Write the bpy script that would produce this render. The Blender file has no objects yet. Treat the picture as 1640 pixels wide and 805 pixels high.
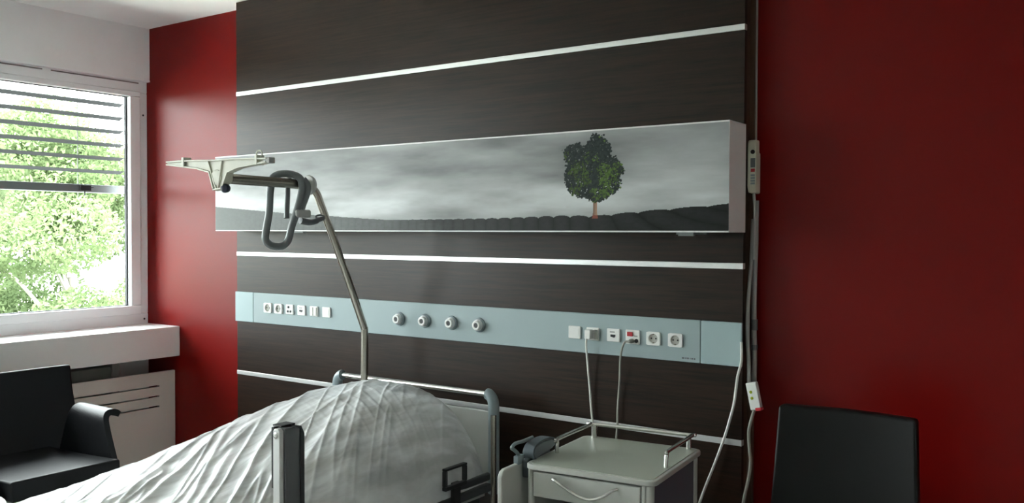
import bpy, bmesh, math, random
import numpy as np
from mathutils import Vector, Matrix

R = math.radians
rng = np.random.default_rng(7)
random.seed(7)
S = bpy.context.scene
C = S.collection

# ------------------------------------------------------------------ camera
f_px, yaw, pitch, roll = 1445.04, R(35.1345), R(-1.2418), R(0.1552)
fw0 = Vector((-math.sin(yaw), math.cos(yaw), 0)); r0 = Vector((math.cos(yaw), math.sin(yaw), 0)); up0 = Vector((0, 0, 1))
fw = fw0*math.cos(pitch) + up0*math.sin(pitch)
uu = up0*math.cos(pitch) - fw0*math.sin(pitch)
rr = r0*math.cos(roll) + uu*math.sin(roll)
uv = uu*math.cos(roll) - r0*math.sin(roll)
cam_data = bpy.data.cameras.new('camera')
cam_data.sensor_fit = 'HORIZONTAL'; cam_data.sensor_width = 36
cam_data.lens = f_px/1640*36
cam_data.clip_start = 0.05; cam_data.clip_end = 300
cam = bpy.data.objects.new('camera', cam_data); C.objects.link(cam)
m = Matrix.Identity(4)
for i in range(3):
    m[i][0] = rr[i]; m[i][1] = uv[i]; m[i][2] = -fw[i]
m[0][3], m[1][3], m[2][3] = 0, 0, 1.5
cam.matrix_world = m
S.camera = cam

# ------------------------------------------------------------------ colour management
S.view_settings.view_transform = 'Standard'; S.view_settings.look = 'None'
S.view_settings.gamma = 1.0; S.view_settings.use_curve_mapping = False
S.view_settings.exposure = 2.85
S.cycles.use_denoising = True
S.cycles.max_bounces = 10; S.cycles.transparent_max_bounces = 24
S.cycles.diffuse_bounces = 6
S.cycles.sample_clamp_indirect = 6.0
S.cycles.caustics_reflective = False; S.cycles.caustics_refractive = False

# ------------------------------------------------------------------ overcast sky, weak sun behind the building
w = bpy.data.worlds.new('sky'); S.world = w; w.use_nodes = True
nt = w.node_tree; nt.nodes.clear()
out = nt.nodes.new('ShaderNodeOutputWorld'); bg = nt.nodes.new('ShaderNodeBackground')
tc = nt.nodes.new('ShaderNodeTexCoord'); sep = nt.nodes.new('ShaderNodeSeparateXYZ')
rmp = nt.nodes.new('ShaderNodeValToRGB')
rmp.color_ramp.elements[0].position = 0.42; rmp.color_ramp.elements[0].color = (.20, .20, .19, 1)
rmp.color_ramp.elements[1].position = 0.50; rmp.color_ramp.elements[1].color = (.915, .97, .985, 1)
mp = nt.nodes.new('ShaderNodeMapRange'); mp.inputs[1].default_value = -1; mp.inputs[2].default_value = 1
nt.links.new(tc.outputs['Generated'], sep.inputs[0]); nt.links.new(sep.outputs['Z'], mp.inputs[0])
nt.links.new(mp.outputs[0], rmp.inputs[0]); nt.links.new(rmp.outputs[0], bg.inputs[0])
bg.inputs[1].default_value = 3.2
nt.links.new(bg.outputs[0], out.inputs[0])
sd = bpy.data.lights.new('sun', 'SUN'); sd.energy = 4; sd.angle = R(8); sd.color = (1, .96, .88)
so = bpy.data.objects.new('sun', sd); C.objects.link(so)
so.rotation_euler = Vector((-.75, .25, -1.0)).to_track_quat('-Z', 'Y').to_euler()
pd = bpy.data.lights.new('window_portal', 'AREA'); pd.shape = 'RECTANGLE'; pd.size = 4.4; pd.size_y = 1.45
pd.cycles.is_portal = True
po = bpy.data.objects.new('window_portal', pd); C.objects.link(po)
po.location = (-5.42, 1.15, 1.68)
po.rotation_euler = Vector((1, 0, 0)).to_track_quat('-Z', 'Z').to_euler()

# ------------------------------------------------------------------ materials
def mat(name, col, rough=.5, metal=0, spec=.5, coat=0, bump=None, var=None, alpha=1, trans=0, sub=0):
    mt = bpy.data.materials.new(name); mt.use_nodes = True
    n = mt.node_tree.nodes; l = mt.node_tree.links; b = n['Principled BSDF']
    b.inputs['Base Color'].default_value = (*col, 1)
    b.inputs['Roughness'].default_value = rough; b.inputs['Metallic'].default_value = metal
    b.inputs['Specular IOR Level'].default_value = spec
    b.inputs['Coat Weight'].default_value = coat; b.inputs['Coat Roughness'].default_value = .12
    b.inputs['Alpha'].default_value = alpha
    tcn = n.new('ShaderNodeTexCoord')
    ns = n.new('ShaderNodeTexNoise'); ns.inputs['Scale'].default_value = var[0] if var else 6
    ns.inputs['Detail'].default_value = 4
    l.new(tcn.outputs['Object'], ns.inputs['Vector'])
    mx = n.new('ShaderNodeMix'); mx.data_type = 'RGBA'
    a = var[1] if var else .05
    mx.inputs[6].default_value = (*[c*(1-a) for c in col], 1); mx.inputs[7].default_value = (*[min(1, c*(1+a)) for c in col], 1)
    l.new(ns.outputs['Fac'], mx.inputs[0]); l.new(mx.outputs[2], b.inputs['Base Color'])
    if bump:
        nb = n.new('ShaderNodeTexNoise'); nb.inputs['Scale'].default_value = bump[0]; nb.inputs['Detail'].default_value = 3
        l.new(tcn.outputs['Object'], nb.inputs['Vector'])
        bp = n.new('ShaderNodeBump'); bp.inputs['Strength'].default_value = bump[1]; bp.inputs['Distance'].default_value = .002
        l.new(nb.outputs['Fac'], bp.inputs['Height']); l.new(bp.outputs[0], b.inputs['Normal'])
    return mt

M = {}
M['red'] = mat('red_satin_paint', (.165, .0016, .0007), .37, spec=.2, bump=(140, .12), var=(3, .04))
M['white_wall'] = mat('white_wall_paint', (.84, .84, .85), .7, bump=(160, .1))
M['ceiling'] = mat('white_ceiling_paint', (.88, .89, .88), .9, bump=(200, .1))
M['room_wall'] = mat('grey_wall_paint', (.86, .86, .85), .8)
M['floor'] = mat('linoleum', (.62, .62, .59), .4, var=(30, .15))
M['pvc'] = mat('white_window_plastic', (.84, .85, .87), .35, var=(2, .02))
M['gasket'] = mat('black_rubber', (.02, .022, .03), .6)
M['sill'] = mat('white_laminate', (.82, .81, .81), .32, var=(2, .02))
M['cover'] = mat('cream_lacquer', (.68, .63, .59), .5, var=(2, .02))
M['slot_grey'] = mat('grey_slot', (.22, .20, .20), .8)
M['dark'] = mat('dark_recess', (.012, .010, .009), .8)
M['alu'] = mat('brushed_aluminium', (.72, .73, .74), .33, metal=.75, var=(40, .05))
M['strip'] = mat('satin_aluminium_strip', (.78, .79, .79), .32, metal=.55, var=(60, .04))
M['chrome'] = mat('chromed_steel', (.72, .71, .68), .25, metal=1)
M['white_metal'] = mat('bright_satin_metal', (.80, .80, .80), .3, metal=.25)
M['nickel'] = mat('dull_nickel_steel', (.42, .39, .34), .26, metal=.95)
M['rail'] = mat('pale_blue_grey_panel', (.32, .395, .408), .42, spec=.3, var=(3, .02))
M['rail_end'] = mat('pale_blue_end_panel', (.35, .45, .47), .42, spec=.3, var=(3, .02))
M['socket'] = mat('white_socket_plastic', (.78, .78, .76), .35, var=(10, .01))
M['socket_grey'] = mat('shaded_grey_plastic', (.42, .42, .38), .5)
M['black'] = mat('black_plastic', (.012, .013, .016), .45)
M['black_knob'] = mat('black_blue_plastic', (.006, .008, .025), .3)
M['redp'] = mat('red_plastic', (.45, .02, .03), .4)
M['casting'] = mat('cream_cast_plastic', (.52, .51, .43), .42, var=(25, .12))
M['grip'] = mat('grey_rubber_grip', (.15, .165, .17), .42, bump=(60, .2))
M['grip_light'] = mat('light_grey_plastic', (.36, .36, .35), .45)
M['bluegrey'] = mat('blue_grey_plastic', (.24, .29, .31), .38)
M['hinge_dark'] = mat('slate_plastic', (.10, .12, .14), .4)
M['post_dark'] = mat('anthracite_metal', (.10, .105, .112), .32, spec=.6)
M['leather'] = mat('black_leather', (.004, .0045, .0065), .42, bump=(90, .3), spec=.3)
M['leather2'] = mat('black_leatherette', (.003, .003, .003), .42, bump=(90, .2), spec=.25)
M['frame_dark'] = mat('dark_grey_bed_frame', (.06, .066, .07), .45)
M['bedboard'] = mat('pale_bed_board', (.48, .49, .47), .4)
M['sheet'] = mat('beige_bedding', (.42, .39, .33), .9, bump=(30, .5), var=(8, .1))
M['locker'] = mat('pale_grey_enamel', (.52, .53, .50), .38, var=(3, .02))
M['locker_top'] = mat('grey_locker_top', (.40, .43, .37), .42, var=(6, .03))
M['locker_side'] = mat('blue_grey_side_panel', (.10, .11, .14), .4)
M['cable_w'] = mat('white_cable', (.72, .72, .68), .4)
M['cable_g'] = mat('grey_cable', (.33, .33, .29), .45)
M['handset'] = mat('cream_handset_plastic', (.62, .62, .50), .4)
M['trunk_c'] = mat('grey_green_conduit', (.23, .25, .22), .5)
M['slat'] = mat('grey_blind_metal', (.045, .05, .055), .9, spec=.1)
M['blind_rail'] = mat('pale_blind_rail', (.20, .22, .23), .5)
M['wood_side'] = mat('brown_edge', (.075, .035, .022), .5)
M['bark'] = mat('pale_bark', (.30, .29, .25), .9, var=(9, .35))
M['grass'] = mat('pale_gravel_ground', (.55, .54, .50), 1, var=(2, .3))
M['beige'] = mat('pale_beech', (.48, .38, .24), .5)

def wood():
    mt = bpy.data.materials.new('wenge_laminate'); mt.use_nodes = True
    n = mt.node_tree.nodes; l = mt.node_tree.links; b = n['Principled BSDF']
    t = n.new('ShaderNodeTexCoord'); mpn = n.new('ShaderNodeMapping')
    mpn.inputs['Scale'].default_value = (1.6, 1, 42)
    l.new(t.outputs['Object'], mpn.inputs[0])
    ns = n.new('ShaderNodeTexNoise'); ns.inputs['Scale'].default_value = 1.6; ns.inputs['Detail'].default_value = 7; ns.inputs['Roughness'].default_value = .62
    l.new(mpn.outputs[0], ns.inputs['Vector'])
    m2 = n.new('ShaderNodeMapping'); m2.inputs['Scale'].default_value = (8, 1, 260); l.new(t.outputs['Object'], m2.inputs[0])
    n2 = n.new('ShaderNodeTexNoise'); n2.inputs['Scale'].default_value = 1.2; n2.inputs['Detail'].default_value = 3; l.new(m2.outputs[0], n2.inputs['Vector'])
    ad = n.new('ShaderNodeMath'); ad.operation = 'MULTIPLY_ADD'; ad.inputs[1].default_value = .4
    l.new(n2.outputs['Fac'], ad.inputs[0]); l.new(ns.outputs['Fac'], ad.inputs[2])
    cr = n.new('ShaderNodeValToRGB'); cr.color_ramp.elements[0].position = .52; cr.color_ramp.elements[0].color = (.0070, .0030, .0014, 1)
    cr.color_ramp.elements[1].position = .92; cr.color_ramp.elements[1].color = (.030, .0135, .0070, 1)
    l.new(ad.outputs[0], cr.inputs[0]); l.new(cr.outputs[0], b.inputs['Base Color'])
    b.inputs['Roughness'].default_value = .38
    b.inputs['Specular IOR Level'].default_value = .26
    bp = n.new('ShaderNodeBump'); bp.inputs['Strength'].default_value = .12; bp.inputs['Distance'].default_value = .001
    l.new(ad.outputs[0], bp.inputs['Height']); l.new(bp.outputs[0], b.inputs['Normal'])
    return mt
M['wood'] = wood()

def glass():
    mt = bpy.data.materials.new('window_glass'); mt.use_nodes = True
    n = mt.node_tree.nodes; l = mt.node_tree.links; n.clear()
    o = n.new('ShaderNodeOutputMaterial'); mx = n.new('ShaderNodeMixShader'); tr = n.new('ShaderNodeBsdfTransparent')
    gl = n.new('ShaderNodeBsdfGlossy'); gl.inputs['Roughness'].default_value = .01
    tr.inputs[0].default_value = (.94, .96, .95, 1)
    fr = n.new('ShaderNodeLayerWeight'); fr.inputs[0].default_value = .12
    l.new(fr.outputs['Fresnel'], mx.inputs[0]); l.new(tr.outputs[0], mx.inputs[1]); l.new(gl.outputs[0], mx.inputs[2]); l.new(mx.outputs[0], o.inputs[0])
    return mt
M['glass'] = glass()

def film():
    mt = bpy.data.materials.new('milky_plastic_film'); mt.use_nodes = True
    n = mt.node_tree.nodes; l = mt.node_tree.links; b = n['Principled BSDF']
    b.inputs['Base Color'].default_value = (.82, .84, .86, 1); b.inputs['Roughness'].default_value = .34
    b.inputs['Specular IOR Level'].default_value = .7
    t = n.new('ShaderNodeTexCoord'); mpn = n.new('ShaderNodeMapping')
    mpn.inputs['Rotation'].default_value = (0, 0, R(30)); mpn.inputs['Scale'].default_value = (16, 2.6, 2.6)
    l.new(t.outputs['Object'], mpn.inputs[0])
    ns = n.new('ShaderNodeTexNoise'); ns.inputs['Scale'].default_value = 1.5; ns.inputs['Detail'].default_value = 5
    l.new(mpn.outputs[0], ns.inputs['Vector'])
    mr = n.new('ShaderNodeMapRange'); mr.inputs[1].default_value = .35; mr.inputs[2].default_value = .7
    mr.inputs[3].default_value = .50; mr.inputs[4].default_value = .92
    l.new(ns.outputs['Fac'], mr.inputs[0]); l.new(mr.outputs[0], b.inputs['Alpha'])
    bp = n.new('ShaderNodeBump'); bp.inputs['Strength'].default_value = .35; bp.inputs['Distance'].default_value = .01
    l.new(ns.outputs['Fac'], bp.inputs['Height']); l.new(bp.outputs[0], b.inputs['Normal'])
    return mt
M['film'] = film()

def leafmat(name, c1, c2):
    mt = bpy.data.materials.new(name); mt.use_nodes = True
    n = mt.node_tree.nodes; l = mt.node_tree.links; n.clear()
    o = n.new('ShaderNodeOutputMaterial'); mx = n.new('ShaderNodeMixShader'); mx.inputs[0].default_value = .5
    d = n.new('ShaderNodeBsdfDiffuse'); tl = n.new('ShaderNodeBsdfTranslucent')
    t = n.new('ShaderNodeTexCoord'); ns = n.new('ShaderNodeTexNoise'); ns.inputs['Scale'].default_value = 1.3; ns.inputs['Detail'].default_value = 5
    l.new(t.outputs['Object'], ns.inputs['Vector'])
    cr = n.new('ShaderNodeValToRGB'); cr.color_ramp.elements[0].position = .35; cr.color_ramp.elements[0].color = (*c1, 1)
    cr.color_ramp.elements[1].position = .65; cr.color_ramp.elements[1].color = (*c2, 1)
    l.new(ns.outputs['Fac'], cr.inputs[0]); l.new(cr.outputs[0], d.inputs[0]); l.new(cr.outputs[0], tl.inputs[0])
    l.new(d.outputs[0], mx.inputs[1]); l.new(tl.outputs[0], mx.inputs[2]); l.new(mx.outputs[0], o.inputs[0])
    return mt
M['leaf1'] = leafmat('oak_leaves', (.085, .125, .055), (.18, .235, .12))
M['leaf2'] = leafmat('lime_leaves', (.13, .175, .095), (.235, .285, .17))

# ------------------------------------------------------------------ geometry helpers
class MB:
    def __init__(s): s.v = []; s.f = []
    def add(s, vs, fs):
        k = len(s.v); s.v += [tuple(v) for v in vs]; s.f += [tuple(i+k for i in f) for f in fs]; return s
    def box(s, x0, x1, y0, y1, z0, z1):
        vs = [(x, y, z) for x in (x0, x1) for y in (y0, y1) for z in (z0, z1)]
        return s.add(vs, [(0, 1, 3, 2), (4, 6, 7, 5), (0, 4, 5, 1), (2, 3, 7, 6), (0, 2, 6, 4), (1, 5, 7, 3)])
    def obox(s, c, ax, ay, az):
        c = Vector(c); ax = Vector(ax); ay = Vector(ay); az = Vector(az)
        vs = [c+ax*i+ay*j+az*k for i in (-1, 1) for j in (-1, 1) for k in (-1, 1)]
        return s.add(vs, [(0, 1, 3, 2), (4, 6, 7, 5), (0, 4, 5, 1), (2, 3, 7, 6), (0, 2, 6, 4), (1, 5, 7, 3)])
    def tube(s, path, r, n=12, closed=False, flat=1.0):
        P = [Vector(p) for p in path]; k0 = len(s.v); N = len(P)
        rs = r if isinstance(r, (list, tuple)) else [r]*N
        prev = None
        for i, p in enumerate(P):
            if closed: t = P[(i+1) % N]-P[i-1]
            else: t = (P[min(i+1, N-1)]-P[max(i-1, 0)])
            t.normalize()
            if prev is None:
                a = Vector((0, 0, 1)) if abs(t.z) < .9 else Vector((1, 0, 0))
                u = t.cross(a).normalized()
            else:
                u = (prev-t*prev.dot(t)).normalized()
            prev = u; v = t.cross(u)
            for j in range(n):
                a = 2*math.pi*j/n
                s.v.append(tuple(p+u*math.cos(a)*rs[i]+v*math.sin(a)*rs[i]*flat))
        for i in range(N if closed else N-1):
            for j in range(n):
                a = k0+i*n+j; b = k0+i*n+(j+1) % n; c = k0+((i+1) % N)*n+(j+1) % n; d = k0+((i+1) % N)*n+j
                s.f.append((a, b, c, d))
        if not closed:
            s.f.append(tuple(k0+j for j in reversed(range(n)))); s.f.append(tuple(k0+(N-1)*n+j for j in range(n)))
        return s
    def lathe(s, origin, axis, prof, n=24):
        o = Vector(origin); ax = Vector(axis).normalized()
        a = Vector((0, 0, 1)) if abs(ax.z) < .9 else Vector((1, 0, 0))
        u = ax.cross(a).normalized(); v = ax.cross(u); k0 = len(s.v); N = len(prof)
        for h, r in prof:
            for j in range(n):
                t = 2*math.pi*j/n
                s.v.append(tuple(o+ax*h+(u*math.cos(t)+v*math.sin(t))*max(r, 1e-5)))
        for i in range(N-1):
            for j in range(n):
                s.f.append((k0+i*n+j, k0+i*n+(j+1) % n, k0+(i+1)*n+(j+1) % n, k0+(i+1)*n+j))
        s.f.append(tuple(k0+j for j in reversed(range(n)))); s.f.append(tuple(k0+(N-1)*n+j for j in range(n)))
        return s
    def prism(s, poly, axis, a0, a1):
        # poly: 2-D outline in the two remaining axes (order x,y,z without `axis`), extruded from a0 to a1
        def pt(p, a):
            q = list(p); q.insert(axis, a); return tuple(q)
        n = len(poly)
        vs = [pt(p, a0) for p in poly]+[pt(p, a1) for p in poly]
        fs = [tuple(range(n)), tuple(reversed(range(n, 2*n)))]+[(i, i+n, (i+1) % n+n, (i+1) % n) for i in range(n)]
        return s.add(vs, fs)

def origin_of(o):
    v = Vector((0, 0, 0))
    while o is not None:
        v += Vector(o.location); o = o.parent
    return v

SPLIT = {'clip', 'hook_notch', 'mounting_bracket', 'guide_cord', 'earth_clip', 'pin_hole', 'round_hole', 'frame_screw', 'ventilation_slot', 'side_rail', 'bar_support', 'conduit_sleeve', 'key', 'yellow_button', 'maker_mark'}
def pieces(mb):
    par = list(range(len(mb.v)))
    def fd(a):
        while par[a] != a: par[a] = par[par[a]]; a = par[a]
        return a
    for f in mb.f:
        for q in f[1:]: par[fd(q)] = fd(f[0])
    grp = {}
    for f in mb.f: grp.setdefault(fd(f[0]), []).append(f)
    out = []
    for fs in grp.values():
        ids = sorted({i for f in fs for i in f}); mp_ = {a: k for k, a in enumerate(ids)}
        q = MB(); q.v = [mb.v[i] for i in ids]; q.f = [tuple(mp_[i] for i in f) for f in fs]; out.append(q)
    return out

def build(name, mb, material, parent=None, smooth=False, bevel=0, local=False, seg=2, sub=0):
    if name in SPLIT and parent is not None:
        ps = pieces(mb)
        if len(ps) > 1:
            for q in ps: o = build(name, q, material, parent, smooth, bevel, local, seg, sub)
            return o
    me = bpy.data.meshes.new(name)
    off = Vector((0, 0, 0)) if (local or parent is None) else origin_of(parent)
    me.from_pydata([tuple(Vector(v)-off) for v in mb.v], [], mb.f); me.update()
    bm = bmesh.new(); bm.from_mesh(me); bmesh.ops.recalc_face_normals(bm, faces=bm.faces); bm.to_mesh(me); bm.free()
    me.materials.append(material)
    if smooth:
        for p in me.polygons: p.use_smooth = True
        try: me.set_sharp_from_angle(angle=R(42))
        except Exception: pass
    o = bpy.data.objects.new(name, me); C.objects.link(o)
    if parent is not None: o.parent = parent
    if bevel:
        b = o.modifiers.new('bevel', 'BEVEL'); b.width = bevel; b.segments = seg; b.limit_method = 'ANGLE'; b.angle_limit = R(40)
        for p in me.polygons: p.use_smooth = True
        try: me.set_sharp_from_angle(angle=R(60))
        except Exception: pass
        b.harden_normals = True
    if sub:
        sm = o.modifiers.new('sub', 'SUBSURF'); sm.levels = sub; sm.render_levels = sub
    return o

def thing(name, label, cat, loc=(0, 0, 0), group=None, rotz=0):
    o = bpy.data.objects.new(name, None); C.objects.link(o); o.location = loc; o.rotation_euler = (0, 0, rotz)
    o.empty_display_size = .05
    o['label'] = label; o['category'] = cat
    if group: o['group'] = group
    return o

def tag(o, label, cat, group=None):
    o['label'] = label; o['category'] = cat
    if group: o['group'] = group
    return o

def struct(name, mb, material, **k):
    o = build(name, mb, material, **k); o['kind'] = 'structure'; return o

def catmull(pts, n=8, closed=False):
    P = [Vector(p) for p in pts]; N = len(P); o = []
    rngi = range(N) if closed else range(N-1)
    for i in rngi:
        if closed: p0, p1, p2, p3 = P[i-1], P[i], P[(i+1) % N], P[(i+2) % N]
        else: p0, p1, p2, p3 = P[max(i-1, 0)], P[i], P[i+1], P[min(i+2, N-1)]
        for k in range(n):
            t = k/n
            o.append(.5*((2*p1)+(p2-p0)*t+(2*p0-5*p1+4*p2-p3)*t*t+(3*p1-p0-3*p2+p3)*t**3))
    if not closed: o.append(P[-1])
    return o

def dup(root, loc, label, group=None):
    r = root.copy(); C.objects.link(r); r.location = loc; r['label'] = label
    if group: r['group'] = group
    for ch in list(root.children):
        c = ch.copy(); C.objects.link(c); c.parent = r
        for g in list(ch.children):
            d = g.copy(); C.objects.link(d); d.parent = c
    return r

# ------------------------------------------------------------------ room shell
X0, Y1, ZC = -5.105, 3.32, 2.757     # window wall face, red wall face, ceiling
XR, Y0 = 2.2, -1.9
struct('wall_back', MB().box(X0-.10, XR, Y1, Y1+.2, 0, ZC), M['red'])
struct('wall_right', MB().box(XR, XR+.15, Y0, Y1+.2, 0, ZC), M['room_wall'])
struct('wall_front', MB().box(X0-.35, XR, Y0-.15, Y0, 0, ZC), M['room_wall'])
struct('floor', MB().box(X0-.35, XR+.15, Y0-.15, Y1+.2, -.2, 0), M['floor'])
struct('ceiling', MB().box(X0-.35, XR+.15, Y0-.15, Y1+.2, ZC, ZC+.2), M['ceiling'])
WB, WT = .915, 2.432
wl = MB()
wl.box(X0-.28, X0, Y0, Y1, WT, ZC)            # soffit above the window
wl.box(X0-.28, X0-.03, Y0, Y1, 0, WB)         # below the window
wl.box(X0-.28, X0, Y0, -1.0, WB, WT)
struct('wall_left', wl, M['white_wall'])
# window: outer frame, sashes, glass
XW = X0-.03
wf = MB()
wf.box(XW-.07, XW, -1.0, Y1, WT-.075, WT); wf.box(XW-.07, XW, -1.0, Y1, WB, WB+.07)
wf.box(XW-.07, XW, Y1-.058, Y1, WB+.07, WT-.075); wf.box(XW-.07, XW, -1.0, -.942, WB+.07, WT-.075)
wf.box(XW-.07, XW, 1.10, 1.22, WB+.07, WT-.075)
win = struct('window_1', wf, M['pvc'], bevel=.004)
def sash(ya, yb):
    s = MB(); z0, z1 = WB+.066, WT-.07; t = .068
    s.box(XW-.06, XW+.012, ya, yb, z0, z0+t-.012); s.box(XW-.06, XW+.012, ya, yb, z1-t+.035, z1)
    s.box(XW-.06, XW+.012, ya, ya+t, z0+t-.012, z1-t+.035); s.box(XW-.06, XW+.012, yb-t, yb, z0+t-.012, z1-t+.035)
    f = build('window_sash', s, M['pvc'], win, bevel=.006)
    g = MB(); zi0, zi1, yi0, yi1 = z0+t-.012, z1-t+.035, ya+t, yb-t
    for a in ((yi0, yi0+.007, zi0, zi1), (yi1-.007, yi1, zi0, zi1), (yi0+.007, yi1-.007, zi0, zi0+.004), (yi0+.007, yi1-.007, zi1-.004, zi1)):
        g.box(XW-.048, XW-.028, *a)
    build('gasket', g, M['gasket'], f)
    build('pane', MB().box(XW-.042, XW-.036, yi0+.007, yi1-.007, zi0+.004, zi1-.004), M['glass'], f)
sash(1.214, Y1-.052); sash(-.948, 1.106)
sc = MB()
for z in (1.03, 2.30): sc.lathe((XW, 3.292, z-.08), (1, 0, 0), [(0, .006), (.003, .006), (.004, .003)], 10)
build('frame_screw', sc, M['gasket'], win)
tv = MB()
for y0, y1_ in ((1.3, 2.665), (2.715, 3.262)): tv.box(XW-.0, XW+.002, y0, y1_, WT-.020, WT-.013)
build('ventilation_slot', tv, M['slot_grey'], win)
struct('trim_1', MB().box(X0-.2, X0+.004, Y0, Y1, WT-.006, WT+.004), M['pvc'])

# window sill board (deep box section)
sl = thing('window_sill', 'deep white window sill board running under the window', 'window sill', (-4.95, 1.6, .74))
build('sill_board', MB().box(XW, -4.805, -.9, Y1-.001, .742, .922), M['sill'], sl, bevel=.004)

# radiator and its cover
rad = thing('radiator', 'grey flat radiator behind the slotted cream cover under the sill', 'radiator', (-5.0, 2.0, .12))
build('radiator_body', MB().box(-5.08, -4.99, .4, 3.03, .12, .70), M['trunk_c'], rad, bevel=.006)
build('bracket', MB().box(-5.10, -4.97, 2.98, 3.02, .5, .736), M['grip_light'], rad)
cvr = thing('radiator_cover', 'cream radiator cover board with three long slots, behind black armchair', 'radiator cover', (-4.85, 2.0, 0))
ya, yb, zt = .3, Y1-.008, .652
slots = [(.564, .574), (.502, .512), (.441, .451)]
cb = MB(); xa, xb = -4.868, -4.848
zs = sorted([0.04]+[z for s in slots for z in s]+[zt])
for i in range(0, len(zs), 2): cb.box(xa, xb, ya, yb, zs[i], zs[i+1])
for a, b in slots:
    cb.box(xa, xb, 3.205, yb, a, b); cb.box(xa, xb, 2.35, 2.43, a, b); cb.box(xa, xb, ya, 1.6, a, b)
build('cover_board', cb, M['cover'], cvr)
lg = MB()
for y in (.5, 1.5, 3.1): lg.box(-5.13, xa, y, y+.02, .05, .09)
build('mounting_bracket', lg, M['grip_light'], cvr)

# ------------------------------------------------------------------ external venetian blind
bl = thing('venetian_blind', 'grey external venetian blind half lowered outside the window', 'blind', (-5.305, 1.2, 2.35))
hdr = MB().box(-5.37, -5.24, -.96, 3.28, 2.385, 2.43)
build('headrail', hdr, M['slat'], bl)
build('bottom_rail', MB().box(-5.33, -5.28, -.95, 3.26, 1.733, 1.782), M['blind_rail'], bl, bevel=.005)
z = 1.782+.084; k = 0
while z < 2.38:
    s = MB(); prof = []
    for j in range(7):
        t = -1+2*j/6; prof.append((-5.305+t*.037, z+.006*(1-t*t)+t*.0075))
    poly = prof+[(x, zz-.0012) for x, zz in reversed(prof)]
    s.prism(poly, 1, -.95, 3.262)
    build('slat', s, M['slat'], bl, smooth=True); z += .0845
gw = MB()
for y in (2.986, 1.4, .9, -.6): gw.tube([(-5.345, y, 1.70), (-5.345, y, 2.40)], .0035, 6)
build('guide_cord', gw, M['trunk_c'], bl)
cl = MB().box(-5.282, -5.255, 2.955, 3.02, 1.742, 1.775).tube([(-5.27, 2.95, 1.765), (-5.262, 2.99, 1.752), (-5.27, 3.04, 1.766)], .006, 8).tube([(-5.27, 2.987, 1.75), (-5.27, 2.987, 1.715)], .004, 8)
build('cord_clip', cl, M['black'], bl)

# ------------------------------------------------------------------ dark wood wall panelling
PX0, PX1, PY = -4.108, -1.213, 3.2
wp = thing('wall_panelling', 'dark brown wood grain wall panelling behind the bed', 'wall panel', (-2.66, 3.26, 0))
zst = [0.722, 1.376, 2.2525]; hs = .0115
edges = [0.02]+[e for z in zst for e in (z-hs, z+hs)]+[ZC-.004]
for i in range(0, len(edges), 2):
    build('board', MB().box(PX0, PX1, PY, PY+.022, edges[i], edges[i+1]), M['wood'], wp)
for z in zst:
    build('aluminium_strip', MB().box(PX0-.001, PX1+.001, PY-.003, PY+.02, z-hs+.0005, z+hs-.0005), M['strip'], wp, bevel=.0015)
build('backing_frame', MB().box(PX0+.03, PX1-.016, PY+.022, PY+.10, 0.02, ZC-.004), M['wood_side'], wp)
build('edge_trim', MB().box(PX1-.02, PX1+.003, PY+.098, Y1-.001, 0.02, ZC-.004), M['wood_side'], wp)
build('edge_strip', MB().box(PX1-.002, PX1+.006, PY+.106, Y1-.002, 1.80, ZC-.004), M['grip_light'], wp)

# ------------------------------------------------------------------ long light box with printed landscape
BX0, BX1, BY, BZ0, BZ1 = -4.082, -1.205, 3.04, 1.500, 1.896
lb = thing('wall_light_box', 'long white box on dark panelling printed with lone green tree in grey field', 'light box', (-2.64, 3.12, 1.5))
hb = MB()
hb.box(BX0, BX1, BY, PY-.001, BZ1-.006, BZ1); hb.box(BX0, BX1, BY, PY-.001, BZ0, BZ0+.006)
hb.box(BX1-.02, BX1, BY, PY-.001, BZ0+.006, BZ1-.006); hb.box(BX0, BX0+.02, BY, PY-.001, BZ0+.006, BZ1-.006)
hb.box(BX0+.02, BX1-.02, BY+.006, BY+.012, BZ0+.006, BZ1-.006)
build('housing', hb, M['sill'], lb, bevel=.001)
cp = MB()
for x in (-3.55, -1.42): cp.box(x, x+.12, BY+.03, BY+.05, BZ0-.008, BZ0)
cp.box(-1.40, -1.34, BY+.002, BY+.02, BZ0-.013, BZ0)
build('clip', cp, M['grip'], lb)

def fbm(x, y, seed, oct=5, px=1.0):
    r = np.random.default_rng(seed); o = np.zeros_like(x); amp = 1; tot = 0; fr = 1
    for k in range(oct):
        g = r.random((97, 97)); xs = (x*fr+13.7*k) % 96; ys = (y*fr+5.1*k) % 96
        xi = xs.astype(int); yi = ys.astype(int); xf = xs-xi; yf = ys-yi
        xf = xf*xf*(3-2*xf); yf = yf*yf*(3-2*yf)
        o += amp*((g[yi, xi]*(1-xf)+g[yi, xi+1]*xf)*(1-yf)+(g[yi+1, xi]*(1-xf)+g[yi+1, xi+1]*xf)*yf)
        tot += amp; amp *= .5; fr *= 2
    return o/tot

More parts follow.
